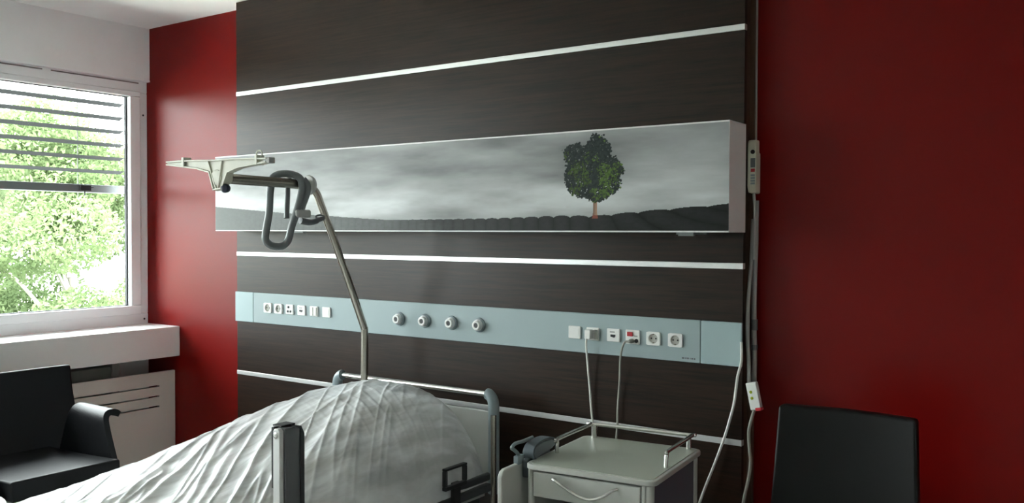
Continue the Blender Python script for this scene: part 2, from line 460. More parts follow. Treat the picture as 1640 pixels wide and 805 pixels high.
def print_mesh():
    x0, x1, z0, z1 = BX0+.002, BX1-.001, BZ0+.006, BZ1-.006
    nx, nz = 1500, 210
    xs = np.linspace(x0, x1, nx); zs_ = np.linspace(z0, z1, nz); X, Z = np.meshgrid(xs, zs_)
    cld = fbm((X+5)*2.2, Z*11, 3, 6)
    t = (Z-z0)/(z1-z0)
    base = .39+.25*np.exp(-((t-.30)/.22)**2)-.10*(t-.3)
    lum = base*(1+(cld-.5)*1.5)
    lum *= np.where(X > -2.0, 1-.18*np.clip((X+2.0)/.8, 0, 1), 1)
    col = np.stack([lum*.97, lum*1.0, lum*1.02], -1)
    # field silhouette and furrows fanning out from the tree
    gx = np.array([-4.08, -3.56, -2.84, -2.20, -1.90, -1.75, -1.49, -1.205]); gz = np.array([1.63, 1.592, 1.551, 1.551, 1.556, 1.555, 1.576, 1.596])
    G = np.interp(X, gx, gz)
    per = np.interp(X, [-4.1, -2.6, -1.9, -1.2], [.035, .05, .07, .15])
    ph = np.cumsum(1/np.interp(xs, [-4.1, -2.6, -1.9, -1.2], [.035, .05, .075, .17]))*(xs[1]-xs[0])
    D = np.clip((G-Z)/.06, 0, 3)
    fan = np.interp(xs, [-4.1, -1.8, -1.2], [-.3, 0, 2.2])
    PH = ph[None, :]-fan[None, :]*D*.55
    fr = PH-np.floor(PH)
    bumpv = np.sqrt(np.clip(1-(2*(ph-np.floor(ph))-1)**2, 0, 1))*np.interp(xs, [-4.1, -2.6, -1.9, -1.2], [.0, .003, .010, .006])
    ground = Z < (G+bumpv[None, :])
    tex = fbm((X+5)*60, Z*120, 9, 3)
    rb = np.sqrt(np.clip(1-(2*fr-1)**2, 0, 1))
    left = np.interp(X, [-4.1, -2.9, -2.2, -1.2], [.20, .095, .022, .020])  # field paler towards the left end: glossy window sheen painted into the print
    gl_ = left*(np.interp(X, [-4.1, -2.6, -2.0], [.35, .35, .08])+.85*rb*np.interp(X, [-4.1, -2.9, -2.0], [.0, .25, 1])+.5*(1-np.interp(X, [-4.1, -2.9, -2.0], [.0, .25, 1])))*(.7+.6*tex*np.interp(X, [-4.1, -2.6, -2.0], [.2, .6, 1])+.24*(1-np.interp(X, [-4.1, -2.6, -2.0], [.2, .6, 1])))
    col[ground] = np.stack([gl_*.95, gl_*1.02, gl_*1.02], -1)[ground]
    # tree crown made of many small leaf clumps
    r = np.random.default_rng(11)
    cx, cz = -1.750, 1.742
    out_a = np.array([(-.137, .055), (-.135, .085), (-.10, .10), (-.07, .105), (-.055, .085), (-.03, .10), (-.005, .135), (.02, .13), (.06, .10), (.07, .075), (.065, .04), (.085, .045), (.115, .01), (.13, -.01), (.105, -.03), (.11, -.065), (.09, -.09), (.045, -.11), (.01, -.13), (-.03, -.115), (-.07, -.10), (-.11, -.085), (-.13, -.05), (-.135, -.01), (-.12, .02)])
    def inside(px, pz, poly):
        c = False; n = len(poly); j = n-1
        for i in range(n):
            if (poly[i][1] > pz) != (poly[j][1] > pz) and px < (poly[j][0]-poly[i][0])*(pz-poly[i][1])/(poly[j][1]-poly[i][1])+poly[i][0]: c = not c
            j = i
        return c
    tree = np.zeros_like(X, bool)
    # trunk
    tw = .009+.006*np.clip((1.575-Z)/.03, 0, 1)
    trk = (np.abs(X-(cx+.003)) < tw) & (Z > 1.552) & (Z < 1.64)
    tc_ = np.clip((X-cx)/.012*.5+.5, 0, 1)
    col[trk] = np.stack([.10+.32*tc_, .05+.20*tc_, .04+.13*tc_], -1)[trk]
    low = trk & (Z < 1.566); col[low] = (.22, .06, .04)
    n = 0
    dx = (x1-x0)/(nx-1); dz = (z1-z0)/(nz-1)
    while n < 5200:
        px, pz = r.uniform(-.14, .135), r.uniform(-.135, .14)
        if not inside(px, pz, out_a): continue
        n += 1
        rad = r.uniform(.0022, .0062)
        ax, az = cx+px+r.normal()*.004, cz+pz+r.normal()*.004
        i0 = int((ax-rad-x0)/dx); i1 = int((ax+rad-x0)/dx)+2; j0 = int((az-rad-z0)/dz); j1 = int((az+rad-z0)/dz)+2
        j0 = max(j0, 0); j1 = min(j1, nz)
        sx = X[j0:j1, i0:i1]-ax; sz = Z[j0:j1, i0:i1]-az
        mk = sx*sx+sz*sz*1.3 < rad*rad*r.uniform(.5, 1)
        edge = max(abs(px+.01)/.12, abs(pz)/.13)
        g = fbm(np.array([px*22+9]), np.array([pz*22+9]), 5, 2)[0]
        bright = r.random() < np.clip(2.6*(g-.40)*(1.3-edge)*1.5, 0, .8)
        if n < 1900: c = (.012, .018, .022)
        elif bright: k = r.uniform(.5, 1.5)*(1.3 if px > -.01 else .85); c = (.055*k, .095*k, .018*k)
        else: k = r.uniform(.4, 1.5); c = (.016*k, .026*k, .024*k)
        col[j0:j1, i0:i1][mk] = c
    me = bpy.data.meshes.new('printed_panel')
    Yp = BY-.0006
    off = lb.location
    co = np.stack([X-off[0], np.full_like(X, Yp-off[1]), Z-off[2]], -1).reshape(-1, 3)
    ii = (np.arange(nz-1)[:, None]*nx+np.arange(nx-1)[None, :]).reshape(-1)
    loops = np.stack([ii, ii+1, ii+1+nx, ii+nx], -1).reshape(-1)
    me.vertices.add(len(co)); me.vertices.foreach_set('co', co.reshape(-1))
    me.loops.add(len(loops)); me.loops.foreach_set('vertex_index', loops)
    me.polygons.add(len(ii)); me.polygons.foreach_set('loop_start', np.arange(len(ii))*4); me.polygons.foreach_set('loop_total', np.full(len(ii), 4))
    me.update()
    at = me.color_attributes.new('print', 'FLOAT_COLOR', 'POINT')
    rgba = np.ones((len(co), 4)); rgba[:, :3] = np.clip(col.reshape(-1, 3), 0, 1); at.data.foreach_set('color', rgba.reshape(-1))
    mt = bpy.data.materials.new('landscape_print'); mt.use_nodes = True
    nn = mt.node_tree.nodes; b = nn['Principled BSDF']; a = nn.new('ShaderNodeAttribute'); a.attribute_name = 'print'
    mt.node_tree.links.new(a.outputs['Color'], b.inputs['Base Color']); b.inputs['Roughness'].default_value = .42; b.inputs['Specular IOR Level'].default_value = .2
    me.materials.append(mt)
    o = bpy.data.objects.new('printed_panel', me); C.objects.link(o); o.parent = lb
    return o
print_mesh()
build('panel_backing', MB().box(BX0+.004, BX1-.004, BY+.0005, BY+.006, BZ0+.006, BZ1-.006), M['sill'], lb)

# ------------------------------------------------------------------ supply rail on the panelling
RZ0, RZ1, RY = 1.006, 1.1685, 3.186
rl = thing('supply_rail', 'pale blue grey horizontal supply rail across the dark panelling', 'wall rail', (-2.66, 3.19, 1.0))
build('rail_panel', MB().box(-3.955, -1.373, RY, PY-.001, RZ0, RZ1), M['rail'], rl, bevel=.003)
build('end_panel', MB().box(PX0, -3.957, RY, PY-.001, RZ0, RZ1), M['rail_end'], rl, bevel=.003)
build('end_panel', MB().box(-1.371, PX1+.002, RY, PY-.001, RZ0, RZ1), M['rail_end'], rl, bevel=.003)
tm = MB()
for i, (a, b) in enumerate(((-1.447, -1.436), (-1.433, -1.428), (-1.426, -1.418), (-1.414, -1.411), (-1.408, -1.401), (-1.398, -1.392))):
    tm.box(a, b, RY-.0006, RY+.001, RZ0+.012, RZ0+.018)
build('maker_mark', tm, M['post_dark'], rl)

SY = RY-.0005   # things sit on the rail face
def plate(t, wd=.029, h=.026):
    x, y, z = t.location
    return build('cover_plate', MB().box(x-wd, x+wd, y-.008, y, z-h, z+h), M['socket'], t, bevel=.003)
def schuko(x, z, label):
    t = thing('power_socket', label, 'socket', (x, SY, z), 'round power sockets on the rail')
    x, y, z = t.location
    ring = MB()
    n = 32; wd, h, r = .029, .026, .0195
    # plate with a round hole
    outer = []
    for j in range(n):
        a = 2*math.pi*(j+.5)/n; c, s = math.cos(a), math.sin(a); k = min(wd/abs(c) if abs(c) > 1e-6 else 9, h/abs(s) if abs(s) > 1e-6 else 9)
        outer.append((x+c*k, z+s*k))
    vs = []; fs = []
    for j in range(n):
        a = 2*math.pi*(j+.5)/n; c, s = math.cos(a), math.sin(a)
        vs += [(outer[j][0], y, outer[j][1]), (outer[j][0], y-.008, outer[j][1]), (x+c*r, y-.008, z+s*r), (x+c*r*.96, y-.001, z+s*r*.96)]
    for j in range(n):
        k = (j+1) % n
        for q in range(3): fs.append((4*j+q, 4*j+q+1, 4*k+q+1, 4*k+q))
    ring.add(vs, fs)
    build('cover_plate', ring, M['socket'], t)
    build('socket_well', MB().lathe((x, y-.0004, z), (0, -1, 0), [(0, .0193), (.001, .0193)], 28), M['socket_grey'], t)
    h_ = MB()
    for s in (-1, 1): h_.lathe((x+s*.0095, y-.0014, z), (0, -1, 0), [(0, .0035), (.0006, .0035)], 12)
    build('pin_hole', h_, M['black'], t)
    c_ = MB()
    for s in (-1, 1): c_.box(x-.003, x+.003, y-.006, y-.001, z+s*.0165-.002, z+s*.0165+.002)
    build('earth_clip', c_, M['nickel'], t)
    return t
sk = schuko(-3.831, 1.092, 'white round power socket at the far left end of the pale rail')
dup(sk, (-3.746, SY, 1.092), 'white round power socket, second from the left end of the pale rail')
dup(sk, (-1.565, SY, 1.087), 'white round power socket just right of the socket with the red switch')
dup(sk, (-1.473, SY, 1.087), 'white round power socket at the far right of the socket row')

def dataport(x, z, label):
    t = thing('data_socket', label, 'socket', (x, SY, z), 'single slot data sockets')
    plate(t)
    build('port', MB().prism([(x-.011, z-.006), (x+.006, z-.009), (x+.011, z-.004), (x+.011, z+.003), (x-.011, z+.003)], 1, SY-.0095, SY-.004), M['black'], t)
    build('label_window', MB().box(x-.014, x+.008, SY-.0088, SY-.006, z+.010, z+.016), M['grip_light'], t)
    return t
d0 = dataport(-3.568, 1.092, 'white data socket with one dark slot in the left socket row')
dup(d0, (-1.741, SY, 1.088), 'white data socket with dark slot left of the red switch socket')

t = thing('antenna_socket', 'white socket plate with three dark round holes in the left row', 'socket', (-3.658, SY, 1.092))
plate(t); hh = MB()
for dx, dz in ((-.006, .012), (-.010, -.010), (.010, -.010)): hh.lathe((-3.658+dx, SY-.0079, 1.092+dz), (0, -1, 0), [(0, .0062), (.002, .0062), (.003, .004)], 14)
build('round_hole', hh, M['black'], t)

t = thing('double_switch', 'white double rocker light switch in the left socket row', 'switch', (-3.474, SY, 1.092))
plate(t)
for s in (-1, 1): build('rocker', MB().box(-3.474+s*.0125-.0105, -3.474+s*.0125+.0105, SY-.013, SY-.007, 1.092-.021, 1.092+.021), M['cable_w'], t, bevel=.002)
t = thing('blank_plate', 'plain white blank plate at right end of the left socket row', 'cover plate', (-3.383, SY, 1.092))
plate(t); build('inner_cover', MB().box(-3.383-.021, -3.383+.021, SY-.0095, SY-.007, 1.092-.017, 1.092+.017), M['socket'], t, bevel=.001)
t = thing('blank_plate', 'plain white blank plate at left end of the right socket row', 'cover plate', (-1.922, SY, 1.088))
plate(t); build('inner_cover', MB().box(-1.922-.012, -1.922+.021, SY-.0095, SY-.007, 1.088-.017, 1.088+.017), M['socket'], t, bevel=.001)

t = thing('call_socket', 'white socket with grey plug block and hanging white cable', 'socket', (-1.836, SY, 1.087))
plate(t)
build('grey_insert', MB().box(-1.826, -1.81, SY-.012, SY-.006, 1.066, 1.106), M['socket_grey'], t, bevel=.002)
build('pin_hole', MB().box(-1.830, -1.823, SY-.009, SY-.006, 1.098, 1.103).box(-1.82, -1.812, SY-.0125, SY-.01, 1.100, 1.104), M['grip'], t)

t = thing('nurse_call_socket', 'white socket with red switch and round black hole, grey cable plugged in', 'socket', (-1.655, SY, 1.087))
plate(t, .031, .028)
build('red_switch', MB().box(-1.676, -1.652, SY-.014, SY-.007, 1.090, 1.107), M['redp'], t, bevel=.002)
build('label_window', MB().box(-1.646, -1.632, SY-.0095, SY-.007, 1.088, 1.094), M['grip_light'], t)
build('round_hole', MB().lathe((-1.636, SY-.0078, 1.073), (0, -1, 0), [(0, .0082), (.003, .0082), (.0035, .006)], 18), M['black'], t)

def gas(x, label):
    z = 1.087
    t = thing('gas_outlet', label, 'gas outlet', (x, SY, z), 'round gas outlets on the rail')
    build('flange', MB().lathe((x, SY, z), (0, -1, 0), [(0, .033), (.004, .033), (.008, .031), (.010, .027)], 32), M['bluegrey'], t, smooth=True)
    build('collar', MB().lathe((x, SY-.0098, z), (0, -1, 0), [(0, .0255), (.005, .0255), (.007, .023), (.011, .0225)], 32), M['alu'], t, smooth=True)
    nz = MB(); n = 32; prof = [(0, .0205), (.005, .0215), (.0085, .0200), (.0095, .0180), (.0085, .0118), (.002, .0108)]
    nz.lathe((x, SY-.0203, z), (0, -1, 0), prof, n)
    build('nozzle_ring', nz, M['socket'], t, smooth=True)
    build('bore', MB().lathe((x, SY-.0245, z), (0, -1, 0), [(0, .0112), (.002, .0112), (.0021, .003)], 20), M['black'], t)
    return t
gxs = (-2.892, -2.733, -2.573, -2.417)
g0 = gas(gxs[0], 'round grey and chrome gas outlet nearest the bed pole, leftmost of four')
for x, lab in zip(gxs[1:], ('round grey and chrome gas outlet, second from the left of four', 'round grey and chrome gas outlet, third from the left of four', 'round grey and chrome gas outlet at the right end of the four')):
    dup(g0, (x, SY, 1.087), lab)

# ------------------------------------------------------------------ cables
def cable(name, pts, r, material, label, cat='cable', n=10):
    o = build(name, MB().tube(catmull(pts, 8), r, n), material, smooth=True)
    return tag(o, label, cat)
c1 = thing('call_cable', 'white cable hanging from grey plug socket down behind the bedside locker', 'cable', (-1.845, 3.17, 1.08))
build('cord', MB().tube(catmull([(-1.845, 3.155, 1.088), (-1.852, 3.155, 1.05), (-1.853, 3.172, .95), (-1.850, 3.185, .85), (-1.842, 3.185, .76), (-1.825, 3.18, .67), (-1.80, 3.17, .50), (-1.79, 3.17, .30)], 8), .0045, 10), M['cable_w'], c1, smooth=True)
build('plug', MB().box(-1.858, -1.832, 3.150, SY-.0085, 1.068, 1.106), M['socket'], c1, bevel=.003)
c2 = thing('grey_cable', 'thin grey cable curving down from the red switch socket behind the locker', 'cable', (-1.66, 3.16, 1.075))
build('cord', MB().tube(catmull([(-1.655, 3.150, 1.072), (-1.675, 3.148, 1.065), (-1.697, 3.16, 1.01), (-1.712, 3.18, .90), (-1.722, 3.185, .80), (-1.724, 3.185, .72), (-1.73, 3.18, .60), (-1.73, 3.18, .40)], 8), .0042, 10), M['cable_g'], c2, smooth=True)
build('plug', MB().lathe((-1.655, SY-.0085, 1.072), (0, -1, 0), [(0, .009), (.014, .009), (.026, .006), (.03, .0045)], 14), M['cable_g'], c2, smooth=True)
cable('white_cable', [(-1.208, 3.175, 1.10), (-1.206, 3.172, 1.03), (-1.222, 3.178, .97), (-1.236, 3.185, .88), (-1.250, 3.185, .82), (-1.275, 3.185, .735), (-1.31, 3.175, .63), (-1.365, 3.17, .48), (-1.42, 3.17, .30)], .005, M['cable_w'], 'white cable hanging from right end of the pale rail to lower left')
# conduit + bundle on the panel's right edge
cd = thing('cable_conduit', 'grey ribbed cable conduit running down the right edge of the panelling', 'conduit', (-1.195, 3.24, 1.5))
build('conduit_tube', MB().tube(catmull([(-1.201, 3.300, 1.62), (-1.201, 3.296, 1.45), (-1.202, 3.288, 1.3), (-1.201, 3.285, 1.15), (-1.198, 3.285, 1.04), (-1.199, 3.285, .95), (-1.20, 3.285, .88)], 6), .010, 12), M['grip_light'], cd, smooth=True)
build('cable_wrap', MB().tube(catmull([(-1.199, 3.262, 1.55), (-1.200, 3.25, 1.40), (-1.205, 3.235, 1.25), (-1.203, 3.225, 1.12), (-1.196, 3.22, 1.02), (-1.194, 3.22, .93)], 6), .0075, 10), M['grip_light'], cd, smooth=True)
sl_ = MB()
for z_ in (1.165, 1.145, 1.07): sl_.tube([(-1.199, 3.285, z_+.01), (-1.199, 3.285, z_-.01)], .012, 12)
build('conduit_sleeve', sl_, M['grip'], cd)
# upper handset in its holder
h1 = thing('call_handset', 'cream handset with black button in a holder beside the light box', 'handset', (-1.17, 3.27, 1.64))
build('holder', MB().box(-1.208, -1.192, 3.245, 3.318, 1.645, 1.80), M['handset'], h1, bevel=.006)
build('handset_body', MB().prism([(3.212, 1.67), (3.212, 1.83), (3.222, 1.84), (3.252, 1.84), (3.252, 1.65), (3.222, 1.645)], 0, -1.206, -1.172), M['handset'], h1, bevel=.006)
bt = MB()
bt.lathe((-1.184, 3.2125, 1.795), (0, -1, 0), [(0, .008), (.003, .008), (.004, .005)], 16)
build('round_button', bt, M['black'], h1)
build('display', MB().box(-1.192, -1.175, 3.2105, 3.213, 1.738, 1.772), M['post_dark'], h1)
build('red_label', MB().box(-1.191, -1.176, 3.2105, 3.213, 1.722, 1.734), M['redp'], h1)
kp = MB()
for i in range(4): kp.box(-1.191, -1.176, 3.2095, 3.213, 1.676+.010*i, 1.683+.010*i)
build('key', kp, M['bluegrey'], h1)
build('cord', MB().tube(catmull([(-1.190, 3.240, 1.652), (-1.186, 3.240, 1.60), (-1.184, 3.240, 1.50), (-1.186, 3.240, 1.40)], 6), .0055, 10), M['grip_light'], h1, smooth=True)
# lower handset hanging on its cord
h2 = thing('bed_handset', 'small white tilted handset with two yellow buttons hanging by the panel edge', 'handset', (-1.16, 3.2, .86))
ux = Vector((math.cos(R(12)), 0, math.sin(R(12)))); uz = Vector((-ux.z, 0, ux.x)); cc = Vector((-1.163, 3.19, .905))
b_ = MB().obox(cc, ux*.020, (0, .013, 0), uz*.050)
build('handset_body', b_, M['socket'], h2, bevel=.004)
yb_ = MB()
for dz in (.016, -.006): yb_.lathe(tuple(cc+ux*-.005+uz*dz+Vector((0, -.0128, 0))), (0, -1, 0), [(0, .0055), (.002, .0055), (.003, .003)], 12)
M['yellow'] = mat('yellow_green_button', (.35, .42, .02), .4)
build('yellow_button', yb_, M['yellow'], h2)
build('red_end', MB().obox(cc+ux*.010-uz*.048, ux*.011, (0, .014, 0), uz*.006), M['redp'], h2, bevel=.002)
build('cord', MB().tube(catmull([tuple(cc-uz*.05-ux*.01), (-1.172, 3.20, .83), (-1.186, 3.20, .77), (-1.182, 3.20, .70), (-1.178, 3.20, .66), (-1.185, 3.20, .60), (-1.205, 3.20, .50), (-1.22, 3.2, .38)], 8), [.0075]*20+[.0045]*37, 10) if False else MB().tube(catmull([tuple(cc-uz*.05-ux*.01), (-1.172, 3.20, .83), (-1.186, 3.20, .77), (-1.182, 3.20, .70), (-1.178, 3.20, .66), (-1.185, 3.20, .60), (-1.205, 3.20, .50), (-1.22, 3.2, .38)], 8), .006, 10), M['cable_g'], h2, smooth=True)

# ------------------------------------------------------------------ hospital bed
BDX0, BDX1 = -3.15, -2.257
bed = thing('hospital_bed', 'adjustable hospital bed with grey frame and chrome head bar', 'bed', (-2.70, 2.0, 0))
fr_ = MB()
fr_.box(-3.13, -3.08, .85, 3.0, .34, .40); fr_.box(-2.32, -2.27, .85, 3.0, .34, .40)
for y in (.9, 1.6, 2.3, 2.93): fr_.box(-3.08, -2.32, y, y+.04, .345, .395)
build('bed_frame', fr_, M['frame_dark'], bed, bevel=.005)
ms = MB()
ms.box(-2.225, -2.195, .95, 2.98, .43, .465)
ms.box(-2.222, -2.200, .95, 2.98, .475, .508)
build('side_rail', ms, M['frame_dark'], bed, bevel=.008)
build('mattress_deck', MB().box(-3.14, -2.23, .9, 2.98, .405, .44), M['bedboard'], bed, bevel=.004)
for (x, y) in ((-3.1, 1.0), (-2.3, 1.0), (-3.1, 2.85), (-2.3, 2.85)):
    lgm = MB().tube([(x, y, .34), (x, y, .12)], .022, 12)
    L = build('leg', lgm, M['alu'], bed, smooth=True)
    build('caster', MB().lathe((x-.02, y, .06), (1, 0, 0), [(0, .045), (.004, .06), (.036, .06), (.04, .045)], 20).box(x-.03, x+.03, y-.03, y+.03, .11, .125), M['black'], L, smooth=True)
# head end: two posts, chrome bar, board
hx0, hx1, hy = -3.17, -2.238, 3.05
for x in (hx0, hx1):
    sgn = 1 if x < -2.7 else -1
    pst = MB().tube(catmull([(x, hy, .40), (x, hy, .58), (x, hy, .74), (x+sgn*.004, hy, .790), (x+sgn*.022, hy, .812), (x+sgn*.035, hy, .816)], 5), .024, 16)
    p = build('head_post', pst, M['bluegrey'], bed, smooth=True)
build('bar_support', MB().tube([(hx1+.014, hy-.02, .30), (hx1+.014, hy-.02, .735)], .012, 12).tube([(hx0-.014, hy-.02, .30), (hx0-.014, hy-.02, .735)], .012, 12), M['nickel'], bed, smooth=True)
build('head_bar', MB().tube([(hx0+.03, hy, .815), (hx1-.03, hy, .815)], .0125, 16).box(-2.935, -2.90, hy-.014, hy+.014, .797, .806), M['chrome'], bed, smooth=True)
xa_, xb_, za_, zb_ = hx0+.03, hx1-.026, .40, .742
build('head_board', MB().box(xa_, xb_, hy+.008, hy+.028, za_, zb_), M['bedboard'], bed, bevel=.006)
ft = MB().box(-3.15, -2.25, .80, .83, .36, .78)
build('foot_board', ft, M['bedboard'], bed, bevel=.012)
# side rail post: aluminium face, dark housing, black cap and back plate
sp = MB().box(-2.176, -2.156, 1.845, 1.905, .40, .895)
pst = build('side_guard_post', MB().prism([(1.848, .40), (1.915, .40), (1.915, .875), (1.905, .893), (1.890, .897), (1.848, .897)], 0, -2.182, -2.146), M['post_dark'], bed, bevel=.004)
build('metal_profile', MB().prism([(-2.185, .40), (-2.155, .40), (-2.155, .888), (-2.162, .896), (-2.178, .896), (-2.185, .888)], 1, 1.832, 1.850), M['white_metal'], pst, bevel=.003)
build('screw', MB().lathe((-2.170, 1.832, .876), (0, -1, 0), [(0, .010), (.002, .010), (.003, .006)], 16).lathe((-2.170, 1.8292, .876), (0, -1, 0), [(0, .003), (.001, .003)], 8), M['chrome'], pst)
build('edge_guard', MB().prism([(1.905, .40), (1.922, .40), (1.922, .870), (1.910, .896), (1.885, .901), (1.885, .897), (1.905, .888)], 0, -2.185, -2.142), M['black'], pst, bevel=.003)
build('back_plate', MB().box(-2.208, -2.196, 1.845, 1.885, .705, .895).box(-2.208, -2.165, 1.850, 1.905, .8975, .903).box(-2.197, -2.182, 1.853, 1.868, .745, .80), M['black'], pst, bevel=.002)
# black grip handle on the mattress side near the head
gh = MB()
c = Vector((-2.163, 2.700, .558)); hw, hh_ = .066, .043
gh.tube(catmull([c+Vector((0, -hw, -hh_)), c+Vector((0, -hw, hh_)), c+Vector((0, hw, hh_+.004)), c+Vector((0, hw, -hh_+.004))], 1, True), .010, 4, True)
ring = MB()
for (a0, a1, b0, b1) in ((-hw, hw, hh_-.010, hh_), (-hw, hw, -hh_, -hh_+.016), (-hw, -hw+.012, -hh_+.016, hh_-.010), (hw-.012, hw, -hh_+.016, hh_-.010)):
    ring.box(-2.176, -2.156, c.y+a0, c.y+a1, c.z+b0, c.z+b1)
build('mattress_handle', ring, M['black'], bed, bevel=.003)
build('handle_arm', MB().box(-2.194, -2.177, c.y+.01, c.y+.05, .44, c.z-hh_+.012), M['black'], bed)

# mattress + bedding
mt_ = thing('mattress', 'beige mattress on the bed beneath the milky plastic film', 'mattress', (-2.70, 1.9, .44))
build('mattress_core', MB().box(-3.12, -2.28, .92, 2.95, .441, .545), M['sheet'], mt_, bevel=.03, seg=4)
# pillow: superellipsoid
def cushion(cx, cy, cz, a, b, h, tilt=0):
    mb = MB(); nu, nv = 28, 14; vs = []; fs = []
    for i in range(nv+1):
        ph_ = -math.pi/2+math.pi*i/nv
        for j in range(nu):
            t = 2*math.pi*j/nu
            se = lambda v, p: math.copysign(abs(v)**p, v)
            x = a*se(math.cos(ph_), .7)*se(math.cos(t), .45); y = b*se(math.cos(ph_), .7)*se(math.sin(t), .45); z = h*math.sin(ph_)
            z += math.sin(x*17+y*9)*.006
            y2 = y*math.cos(tilt)-z*math.sin(tilt); z2 = y*math.sin(tilt)+z*math.cos(tilt)
            vs.append((cx+x, cy+y2, cz+z2))
    for i in range(nv):
        for j in range(nu): fs.append((i*nu+j, i*nu+(j+1) % nu, (i+1)*nu+(j+1) % nu, (i+1)*nu+j))
    return mb.add(vs, fs)
o = build('duvet', cushion(-2.70, 2.50, .628, .34, .36, .040, R(4)), M['sheet'], smooth=True); tag(o, 'folded beige duvet seen through the film on the mattress', 'duvet')
o = build('pillow', cushion(-2.72, 2.60, .736, .29, .25, .040, R(4)), M['sheet'], smooth=True); tag(o, 'beige pillow piled on the duvet under the film at bed head', 'pillow')

# milky plastic film draped over everything
def film_mesh():
    nx, ny = 260, 560
    xs = np.linspace(-1, 1, nx); ys = np.linspace(.74, 2.978, ny)
    XI, Y = np.meshgrid(xs, ys)
    cx = -2.69
    hwid = np.interp(Y, [.7, 1.5, 2.3, 2.7, 2.9, 3.0], [.485, .49, .50, .495, .485, .45])
    X = cx+hwid*XI
    top = np.interp(Y, [.7, 1.2, 1.5, 1.7, 1.9, 2.1, 2.3, 2.5, 2.7, 2.85, 2.95, 3.0], [.60, .605, .612, .63, .66, .715, .768, .818, .848, .853, .835, .80])
    ker = np.ones(17)/17
    tp = np.convolve(np.pad(top[:, 0], 8, mode='edge'), ker, 'valid'); top = np.repeat(tp[:, None], nx, 1)
    low = .47
    a = np.abs(XI)
    p = np.interp(Y, [.7, 1.9, 2.5, 3.0], [6, 4.5, 2.9, 2.7])
    dome = (1-a**p)**(1/np.interp(Y, [.7, 1.9, 2.5, 3], [2.6, 2.4, 1.5, 1.25]))
    # peak sits slightly toward the window side
    Z = low+(top-low)*dome
    # wrinkles: sharp ridges running diagonally
    mask = np.clip(dome*1.6, .15, 1)
    for (ang, fq, amp, seed) in ((30, 10, .0065, 1), (22, 19, .0055, 2), (38, 30, .0038, 4)):
        c, s = math.cos(R(ang)), math.sin(R(ang))
        U = (X-cx)*c+(Y-1.9)*s; V = -(X-cx)*s+(Y-1.9)*c
        n_ = fbm((U+3)*fq*.55, (V+3)*.9, seed, 2)
        rid = 1-np.abs(2*n_-1)*3.2
        Z += amp*np.clip(rid, 0, 1)**3*mask*1.6*np.interp(X, [-3.2, -2.95, -2.7, -2.1], [.3, .6, 1, 1.2])*np.interp(Y, [.7, 1.4, 2.2, 2.8, 3], [.8, 1, 1.2, .8, .4])
    Z += (fbm((X+5)*5, Y*4, 8, 3)-.5)*.022*mask
    # fine pleats running from the crest toward the head post
    U = (X-cx)*.35+(Y-2.4)*.94
    Z += np.clip(np.sin(U*120+fbm((X+4)*3, Y*3, 12, 2)*3), 0, 1)**2*.0025*np.exp(-((X+2.5)/.25)**2-((Y-2.6)/.22)**2)
    return X, Y, Z, nx, ny
X, Y, Z, nx, ny = film_mesh()
me = bpy.data.meshes.new('plastic_film')
co = np.stack([X, Y, Z], -1).reshape(-1, 3)
ii = (np.arange(ny-1)[:, None]*nx+np.arange(nx-1)[None, :]).reshape(-1)
me.from_pydata(co.tolist(), [], np.stack([ii, ii+1, ii+1+nx, ii+nx], -1).tolist())
me.materials.append(M['film'])
for p_ in me.polygons: p_.use_smooth = True
fo = bpy.data.objects.new('plastic_film', me); C.objects.link(fo)
tag(fo, 'wrinkled milky plastic film draped over the bed', 'plastic film')

# bed pole with grab bar (plugged into the bed's head corner)
pl = thing('bed_pole', 'bent steel lifting pole rising from the bed head with cream hook bar', 'bed pole', (-2.944, 3.0, .40))
xp = -2.944
path = [(xp, 3.0, .42), (xp, 3.0, .7), (xp, 3.005, 1.02), (xp, 3.000, 1.06), (xp, 2.985, 1.095), (xp, 2.90, 1.28), (xp, 2.795, 1.50), (xp, 2.735, 1.62), (xp, 2.715, 1.66), (xp, 2.69, 1.685), (xp, 2.66, 1.697), (xp, 2.62, 1.70)]
build('pole_tube', MB().tube(catmull(path, 5), .0165, 16), M['nickel'], pl, smooth=True)
build('arm_tube', MB().tube([(xp, 2.66, 1.699), (xp, 2.20, 1.706)], .0205, 18), M['nickel'], pl, smooth=True)
build('stop_ring', MB().lathe((xp, 2.678, 1.697), (0, -1, .015), [(0, .02), (.001, .040), (.012, .044), (.018, .040), (.020, .021)], 24), M['grip_light'], pl, smooth=True)
build('sleeve', MB().lathe((xp, 2.66, 1.699), (0, -1, .015), [(0, .0215), (.022, .0225), (.05, .0225), (.055, .021)], 20), M['casting'], pl, smooth=True)
# hook bar: hub + two tapering wings
by = 2.20
hook = MB()
top_ = [(-3.255, 1.781), (-3.17, 1.783), (-3.05, 1.780), (-2.965, 1.776), (-2.93, 1.776), (-2.84, 1.777), (-2.70, 1.772), (-2.63, 1.768)]
bot_ = [(-2.63, 1.752), (-2.70, 1.749), (-2.80, 1.738), (-2.86, 1.725), (-2.90, 1.66), (-2.945, 1.655), (-2.975, 1.722), (-3.05, 1.742), (-3.17, 1.757), (-3.255, 1.766)]
fl = MB().prism(top_+bot_, 1, by-.006, by+.006)
hk = build('hook_bar', fl, M['casting'], pl, bevel=.002)
rb_ = MB()
def strip(pts, yc, wd, th):
    for a, b in zip(pts[:-1], pts[1:]):
        a = Vector((a[0], yc, a[1])); b = Vector((b[0], yc, b[1])); d = (b-a); L = d.length; d.normalize(); nrm = Vector((-d.z, 0, d.x))
        rb_.obox((a+b)/2, d*(L/2+.001), (0, wd, 0), nrm*th)
